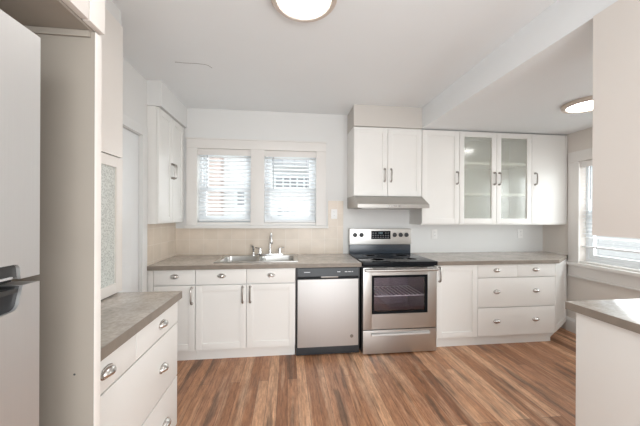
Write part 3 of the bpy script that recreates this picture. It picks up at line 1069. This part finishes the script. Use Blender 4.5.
dh.build('drawer_handle', M['steel_v'], ddr)
MB().box(0.01, OW - 0.01, 0.05, 0.10, 0.003, 0.0195).build('plinth', M['black'], r)
ckt = MB()
ckt.box(-0.004 + 0.004, OW, -0.018, OD - 0.062, 0.8725, 0.914, 0.006)
ckt = ckt.build('cooktop', M['blackglass'], r)
for cx, cy, rr in ((0.20, 0.15, 0.105), (0.57, 0.15, 0.085), (0.20, 0.42, 0.080), (0.57, 0.42, 0.105)):
    rg = MB()
    rg.lathe([(rr - 0.003, 0.9141), (rr, 0.9141), (rr, 0.9145), (rr - 0.003, 0.9145)], (cx, cy, 0), 'z', 40)
    rg.lathe([(rr * 0.6 - 0.002, 0.9141), (rr * 0.6, 0.9141), (rr * 0.6, 0.9145), (rr * 0.6 - 0.002, 0.9145)], (cx, cy, 0), 'z', 40)
    rg.build('burner_ring', M['ring'], ckt)
MB().box(0.0, OW, OD - 0.0615, OD, 0.8725, 0.8905).box(0.004, OW - 0.004, OD - 0.0615, OD, 0.891, 1.020, 0.004).build('lower_backguard', M['bluesteel'], r)
bgd = MB()
bgd.box(0.0, OW, OD - 0.078, OD, 1.0205, 1.212, 0.010)
bgd = bgd.build('backguard', M['steel'], r)
yb = OD - 0.078
kz = 1.137
for x in (0.063, 0.142, 0.552, 0.627, 0.700):
    kn = MB()
    kn.lathe([(0.026, yb - 0.0005), (0.026, yb - 0.006), (0.021, yb - 0.008), (0.019, yb - 0.026), (0.014, yb - 0.028)], (x, 0, kz), 'y', 22)
    kn.box(x - 0.0035, x + 0.0035, yb - 0.034, yb - 0.0275, kz - 0.018, kz + 0.018, 0.0015)
    kn.build('knob', M['black'], bgd)
ds = MB()
ds.box(0.262, 0.500, yb - 0.004, yb - 0.0005, 1.088, 1.186, 0.0015)
ds = ds.build('control_display', M['blackglass'], bgd)
dg = MB()
dg.box(0.352, 0.360, yb - 0.0048, yb - 0.0042, 1.148, 1.172).box(0.366, 0.380, yb - 0.0048, yb - 0.0042, 1.148, 1.172).box(0.386, 0.400, yb - 0.0048, yb - 0.0042, 1.148, 1.172)
dg.build('clock_digits', M['display'], ds)
for row, zz in enumerate((1.105, 1.128, 1.156)):
    for k in range(7):
        x = 0.276 + k * 0.031
        if row == 2 and 1 < k < 5:
            continue
        MB().box(x, x + 0.018, yb - 0.0048, yb - 0.0042, zz, zz + 0.008).build('touch_button', M['dimprint'], ds)

# ------------------------------------------------------------------ wall cabinets on the back wall
UD = BACK - UF - 0.002
x0 = 0.713
cabinet('wall_cabinet', 'white two-door wall cabinet directly above the range hood', (x0, UF, 0), 0, 1.499 - x0, UD, 1.586, 2.355,
        [('door', 0.0, L(1.100, x0), 1.588, 2.345, 'shaker', ('bar', L(1.063, x0), 1.820, 0.135)),
         ('door', L(1.100, x0), 1.499 - x0, 1.588, 2.335, 'shaker', ('bar', L(1.138, x0), 1.820, 0.135))], 'white wall cabinets')
UB, UT = 1.268, 2.352
x0 = 1.502
cabinet('wall_cabinet', 'tall white wall cabinet with one plain door, right of the range hood', (x0, UF, 0), 0, 1.954 - x0, UD, UB, UT,
        [('door', 0.0, 1.954 - x0, UB + 0.012, 2.345, 'shaker', ('bar', L(1.924, x0), 1.806, 0.135))], 'white wall cabinets')
x0 = 1.9545
gw = 2.873 - x0
cabinet('glass_cabinet', 'white wall cabinet with two frosted glass doors showing shelves', (x0, UF, 0), 0, gw, UD, UB, UT,
        [('door', 0.0, L(2.418, x0), UB + 0.012, 2.345, 'glass', ('bar', L(2.390, x0), 1.806, 0.135)),
         ('door', L(2.418, x0), gw, UB + 0.012, 2.345, 'glass', ('bar', L(2.452, x0), 1.806, 0.135))], 'white wall cabinets',
        shelves=[(0.0185, gw - 0.0185, 1.985), (0.0185, gw - 0.0185, 1.625)])
x0 = 2.8735
cabinet('wall_cabinet', 'white wall cabinet with one plain door, in the corner by the side window', (x0, UF, 0), 0, 3.348 - x0, UD, UB, UT,
        [('door', 0.0, L(3.322, x0), UB + 0.012, 2.345, 'slab', ('bar', L(2.915, x0), 1.812, 0.135)),
         ('filler_strip', L(3.3225, x0), 3.348 - x0, UB + 0.012, 2.345, 'slab')], 'white wall cabinets')
# range hood
r = thing('range_hood', 'stainless steel range hood under the two-door wall cabinet, over the stove', 'range hood', (0.713, 0, 0))
hw = 0.782
hd = MB()
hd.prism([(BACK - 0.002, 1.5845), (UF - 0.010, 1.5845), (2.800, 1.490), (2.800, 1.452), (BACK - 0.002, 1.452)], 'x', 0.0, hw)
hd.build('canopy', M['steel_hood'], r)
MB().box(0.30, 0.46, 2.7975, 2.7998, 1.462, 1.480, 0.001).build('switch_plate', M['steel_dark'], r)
for k in range(5):
    MB().box(0.32 + k * 0.026, 0.334 + k * 0.026, 2.794, 2.7973, 1.466, 1.476, 0.001).build('switch_button', M['nickel'], r)
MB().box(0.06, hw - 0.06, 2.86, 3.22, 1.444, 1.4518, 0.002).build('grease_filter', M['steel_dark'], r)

# shallow cabinet on the left wall by the sink
r = cabinet('wall_cabinet', 'shallow white two-door wall cabinet on the left wall beside the window', (-1.174, 2.670, 0), 90, BACK - 0.026 - 2.670, 0.101, 1.285, 2.357,
            [('door', 0.0, 0.305, 1.290, 2.352, 'shaker', ('bar', 0.286, 1.812, 0.14)),
             ('door', 0.305, 0.612, 1.290, 2.352, 'shaker', ('bar', 0.330, 1.812, 0.14))], 'white wall cabinets')

# ------------------------------------------------------------------ left foreground: drawer unit, hutch, fridge bay
PX, PY0, PY1 = -0.663, 0.887, 1.762
pw = PY1 - PY0
cabinet('drawer_cabinet', 'white drawer cabinet with cup pulls in the left foreground, below the glazed hutch', (PX, PY0, 0), 90, pw, 0.610, 0, 0.866,
        [('drawer', 0.0, 1.304 - PY0, 0.727, 0.862, 'slab', ('cup', 1.099 - PY0, 0.795)),
         ('drawer', 1.304 - PY0, pw, 0.727, 0.862, 'slab', ('cup', 1.553 - PY0, 0.792)),
         ('drawer', 0.0, pw, 0.406, 0.724, 'slab', ('cup', 1.10 - PY0, 0.555), ('cup', 1.560 - PY0, 0.555)),
         ('drawer', 0.0, pw, TK, 0.403, 'slab', ('cup', 1.10 - PY0, 0.235), ('cup', 1.592 - PY0, 0.235))], 'white base cabinets', TK)
w = MB()
w.box(XL + 0.001, PX + 0.022, PY0 + 0.0, 1.768, 0.8665, 0.910, 0.0015)
wt = tag(w.build('worktop', M['counter']), 'brown-grey worktop on the drawer cabinet in the left foreground', 'worktop')
MB().box(PX + 0.022, PX + 0.024, PY0, 1.768, 0.867, 0.9092).build('edge_band', M['edge'], wt)

HX = -0.99
hwid = 1.790 - PY0
cabinet('hutch', 'cream hutch cabinet with pebbled glass doors, standing on the left foreground worktop', (HX, PY0, 0), 90, hwid, 0.284, 0.911, 2.500,
        [('door', 0.0, hwid / 2, 0.914, 1.705, 'obscure'), ('door', hwid / 2, hwid, 0.914, 1.705, 'obscure'),
         ('door', 0.0, hwid / 2, 1.708, 2.498, 'slab'), ('door', hwid / 2, hwid, 1.708, 2.498, 'slab')],
        material=M['cab_tall'], shelves=[(0.0185, hwid - 0.0185, 1.30), (0.0185, hwid - 0.0185, 1.70)])

r = thing('partition_panel', 'tall greige side panel, shade painted into its colour, standing between fridge and drawer cabinet', 'panel', (-0.548, 0.858, 0))
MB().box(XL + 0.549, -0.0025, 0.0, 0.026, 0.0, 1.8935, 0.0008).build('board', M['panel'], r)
MB().box(-0.002, 0.0, 0.0, 0.026, 0.0, 1.8935, 0.0005).build('edge_band', M['cab_tall'], r)
MB().lathe([(0.0005, -0.0006), (0.003, -0.0006), (0.003, 0.0), (0.0005, 0.0)], (-0.052, 0, 0.92), 'y', 12).build('screw_hole', M['slot'], r)

# cabinet over the fridge
r = thing('over_fridge_cabinet', 'cream cabinet hanging above the fridge at the top left', 'cabinet', (-0.538, -0.10, 0), 90)
ow, od = 0.985, 0.737
MB().box(0.0, ow, 0.0212, od, 1.916, 2.588).build('carcass', M['cab_tall'], r)
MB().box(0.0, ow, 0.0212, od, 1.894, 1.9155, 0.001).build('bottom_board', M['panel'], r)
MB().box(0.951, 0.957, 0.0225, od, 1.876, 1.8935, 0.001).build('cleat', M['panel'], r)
front(r, 'filler_strip', 0.918, ow, 1.899, 2.585, 'slab', M['cab_tall'])
front(r, 'door', 0.459, 0.918, 1.899, 2.585, 'slab', M['cab_tall'])
front(r, 'door', 0.0, 0.459, 1.899, 2.585, 'slab', M['cab_tall'])

# fridge
r = thing('fridge', 'stainless steel top-freezer fridge at the left edge, with pocket handles', 'fridge', (-0.563, 0.0, 0), 90)
fw = 0.700
MB().box(0.004, fw - 0.004, 0.066, 0.69, 0.03, 1.768, 0.004).build('body', M['plastic_grey'], r)
def arc(cx, cz, rad, a0, a1, n=6):
    return [(cx + rad * math.cos(R(a0 + (a1 - a0) * k / n)), cz + rad * math.sin(R(a0 + (a1 - a0) * k / n))) for k in range(n + 1)]
ud = MB()
pts = [(0.0, 1.237), (0.28, 1.237)] + arc(0.300, 1.256, 0.012, 180, 90) + arc(0.642, 1.258, 0.011, 90, 0) + [(0.655, 1.237), (fw, 1.237), (fw, 1.776), (0.0, 1.776)]
ud.prism(pts, 'y', 0.0, 0.062)
ud = ud.build('freezer_door', M['steel_v'], r)
MB().box(0.270, 0.664, 0.007, 0.060, 1.2395, 1.2905).build('handle_pocket', M['pocket'], ud)
MB().box(0.300, 0.640, 0.001, 0.0065, 1.2395, 1.2445, 0.002).build('handle_lip', M['plastic_grey'], ud)
ld = MB()
pts = [(0.0, 0.06), (fw, 0.06), (fw, 1.222), (0.660, 1.222)] + arc(0.634, 1.190, 0.018, 0, -70) + arc(0.31, 1.166, 0.02, -110, -180) + [(0.285, 1.222), (0.0, 1.222)]
ld.prism(pts, 'y', 0.0, 0.062)
ld = ld.build('fridge_door', M['steel_v'], r)
MB().box(0.272, 0.668, 0.007, 0.060, 1.140, 1.2205).build('handle_pocket', M['black'], ld)
MB().box(0.300, 0.650, 0.001, 0.0065, 1.2085, 1.2190, 0.003).build('handle_lip', M['pocket'], ld)
MB().box(0.004, fw - 0.004, 0.055, 0.0655, 1.222, 1.237).build('door_gasket', M['black'], r)
MB().box(0.01, fw - 0.01, 0.04, 0.30, 0.002, 0.0295).build('base_grille', M['black'], r)

# ------------------------------------------------------------------ right foreground: peninsula and hanging cabinet
r = thing('peninsula_cabinet', 'white back panel of the peninsula cabinet in the right foreground', 'cabinet', (1.510, 1.297, 0), -90)
MB().box(0.0, 1.75, 0.019, 0.600, 0.0, 0.8725, 0.0015).build('carcass', M['cab'], r)
MB().box(0.0, 1.75, 0.0, 0.0185, 0.0, 0.8725, 0.0015).build('back_panel', M['cab'], r)
MB().box(1.490, 2.140, -0.46, 1.335, 0.873, 0.914, 0.0015).build('worktop', M['counter'])
wt = bpy.data.objects['worktop.003']
MB().box(1.488, 1.490, -0.46, 1.335, 0.8735, 0.9132).build('edge_band', M['edge'], wt)
tag(wt, 'brown-grey peninsula worktop in the right foreground, glossy with window light', 'worktop')
r = thing('hanging_cabinet', 'cream cabinet hanging from the ceiling beam over the peninsula', 'cabinet', (1.490, 1.205, 0), -90)
MB().box(0.0, 1.65, 0.019, 0.330, 1.279, DROP - 0.001, 0.001).build('carcass', M['cab_tall'], r)
MB().box(0.0, 1.65, 0.0, 0.0185, 1.279, DROP - 0.001, 0.001).build('back_panel', M['cab_tall'], r)

# ------------------------------------------------------------------ outlets
def outlet(label, x, z, gang='outlet', y=BACK):
    r = thing('wall_outlet', label, 'outlet', (x, y, z), 0, 'wall outlets over the worktops')
    MB().box(-0.036, 0.036, -0.006, -0.0004, -0.058, 0.058, 0.002).build('cover_plate', M['outlet'], r)
    for s in (-1, 1):
        f = MB().lathe([(0.001, -0.0062), (0.0165, -0.0062), (0.0165, -0.0085), (0.001, -0.0085)], (0, 0, s * 0.022), 'y', 18).build('socket', M['outlet'], r)
        sl = MB()
        for dx in (-0.006, 0.006):
            sl.box(dx - 0.001, dx + 0.001, -0.0092, -0.0086, s * 0.022 - 0.002, s * 0.022 + 0.008)
        sl.build('slots', M['slot'], f)
    return r
outlet('white outlet on the beige tile between right window and stove', 0.549, 1.386, y=BACK - 0.0085)
outlet('white outlet on the plain wall just right of the stove', 1.834, 1.139)
outlet('white outlet on the plain wall near the right corner', 3.022, 1.139)

# ------------------------------------------------------------------ ceiling lamps
def ceiling_lamp(label, x, y, z, rad):
    r = thing('ceiling_lamp', label, 'ceiling lamp', (x, y, z), 0, 'round flush ceiling lamps')
    MB().lathe([(rad * 0.80, -0.001), (rad * 0.985, -0.001), (rad, -0.010), (rad * 0.985, -0.024), (rad * 0.94, -0.032), (rad * 0.82, -0.034), (rad * 0.785, -0.028), (rad * 0.77, -0.016)], (0, 0, 0), 'z', 56).build('trim_ring', M['lampring'], r)
    MB().lathe([(rad * 0.76, -0.014), (rad * 0.765, -0.026), (rad * 0.68, -0.029), (rad * 0.4, -0.031), (0.002, -0.032)], (0, 0, 0), 'z', 56).build('diffuser', M['lamp'], r)
    return r
ceiling_lamp('round flush ceiling lamp in the middle of the kitchen ceiling', 0.080, 1.528, CEIL, 0.187)
ceiling_lamp('round flush ceiling lamp on the dropped ceiling by the hanging cabinet', 2.590, 2.125, DROP, 0.187)

# ------------------------------------------------------------------ outdoors
struct('ground', MB().box(-30, 40, BACK + 0.5, 40, -0.72, -0.6).box(XR + 0.6, 40, -20, BACK + 0.5, -0.72, -0.6), M['paving'])
r = thing('neighbour_house', 'pale neighbouring house with a brick chimney, seen through the sink windows', 'house', (0, 8.0, -0.6))
MB().box(-9, 5.0, 0.0, 4.0, 0.0, 5.6).build('wall', M['siding'], r)
MB().box(-2.25, -1.80, -0.35, -0.002, 0.0, 5.9).build('chimney', M['redbrick'], r)
def nwin(xa, xb, za, zb, panes, m_):
    w_ = MB()
    w_.box(xa - 0.08, xa, -0.05, -0.002, za - 0.08, zb + 0.08)
    w_.box(xb, xb + 0.08, -0.05, -0.002, za - 0.08, zb + 0.08)
    w_.box(xa, xb, -0.05, -0.002, za - 0.08, za)
    w_.box(xa, xb, -0.05, -0.002, zb, zb + 0.08)
    for k in range(1, panes):
        x = xa + (xb - xa) * k / panes
        w_.box(x - 0.025, x + 0.025, -0.04, -0.002, za, zb)
    o = w_.build('window', M['sash'], r)
    MB().box(xa, xb, -0.02, -0.003, za, zb).build('pane', m_, o)
nwin(-1.42, -1.0, 2.20, 2.62, 2, M['outglass'])
nwin(-0.35, 0.85, 2.72, 3.08, 6, M['outglass'])
MB().box(-0.30, 0.22, -0.06, -0.002, 0.0, 2.15, 0.01).build('door', M['outdoor_door'], r)
MB().prism([(-1.1, 3.30), (0.0, 4.05), (0.0, 3.95), (-1.1, 3.20)], 'x', -0.75, 3.2).build('porch_roof', M['shingle'], r)
r = thing('neighbour_garage', 'pale garage outside, seen through the side wall window', 'garage', (9.5, 1.5, -0.6))
MB().box(0.0, 5.0, -1.0, 9.0, 0.0, 2.6).build('wall', M['siding_x'], r)
MB().prism([(-1.4, 2.55), (4.0, 4.6), (9.4, 2.55)], 'x', -0.3, 5.3).build('roof', M['shingle'], r)
MB().box(-0.05, -0.002, 0.3, 2.7, 0.0, 2.1, 0.01).build('garage_door', M['outdoor_door'], r)

bpy.context.view_layer.update()
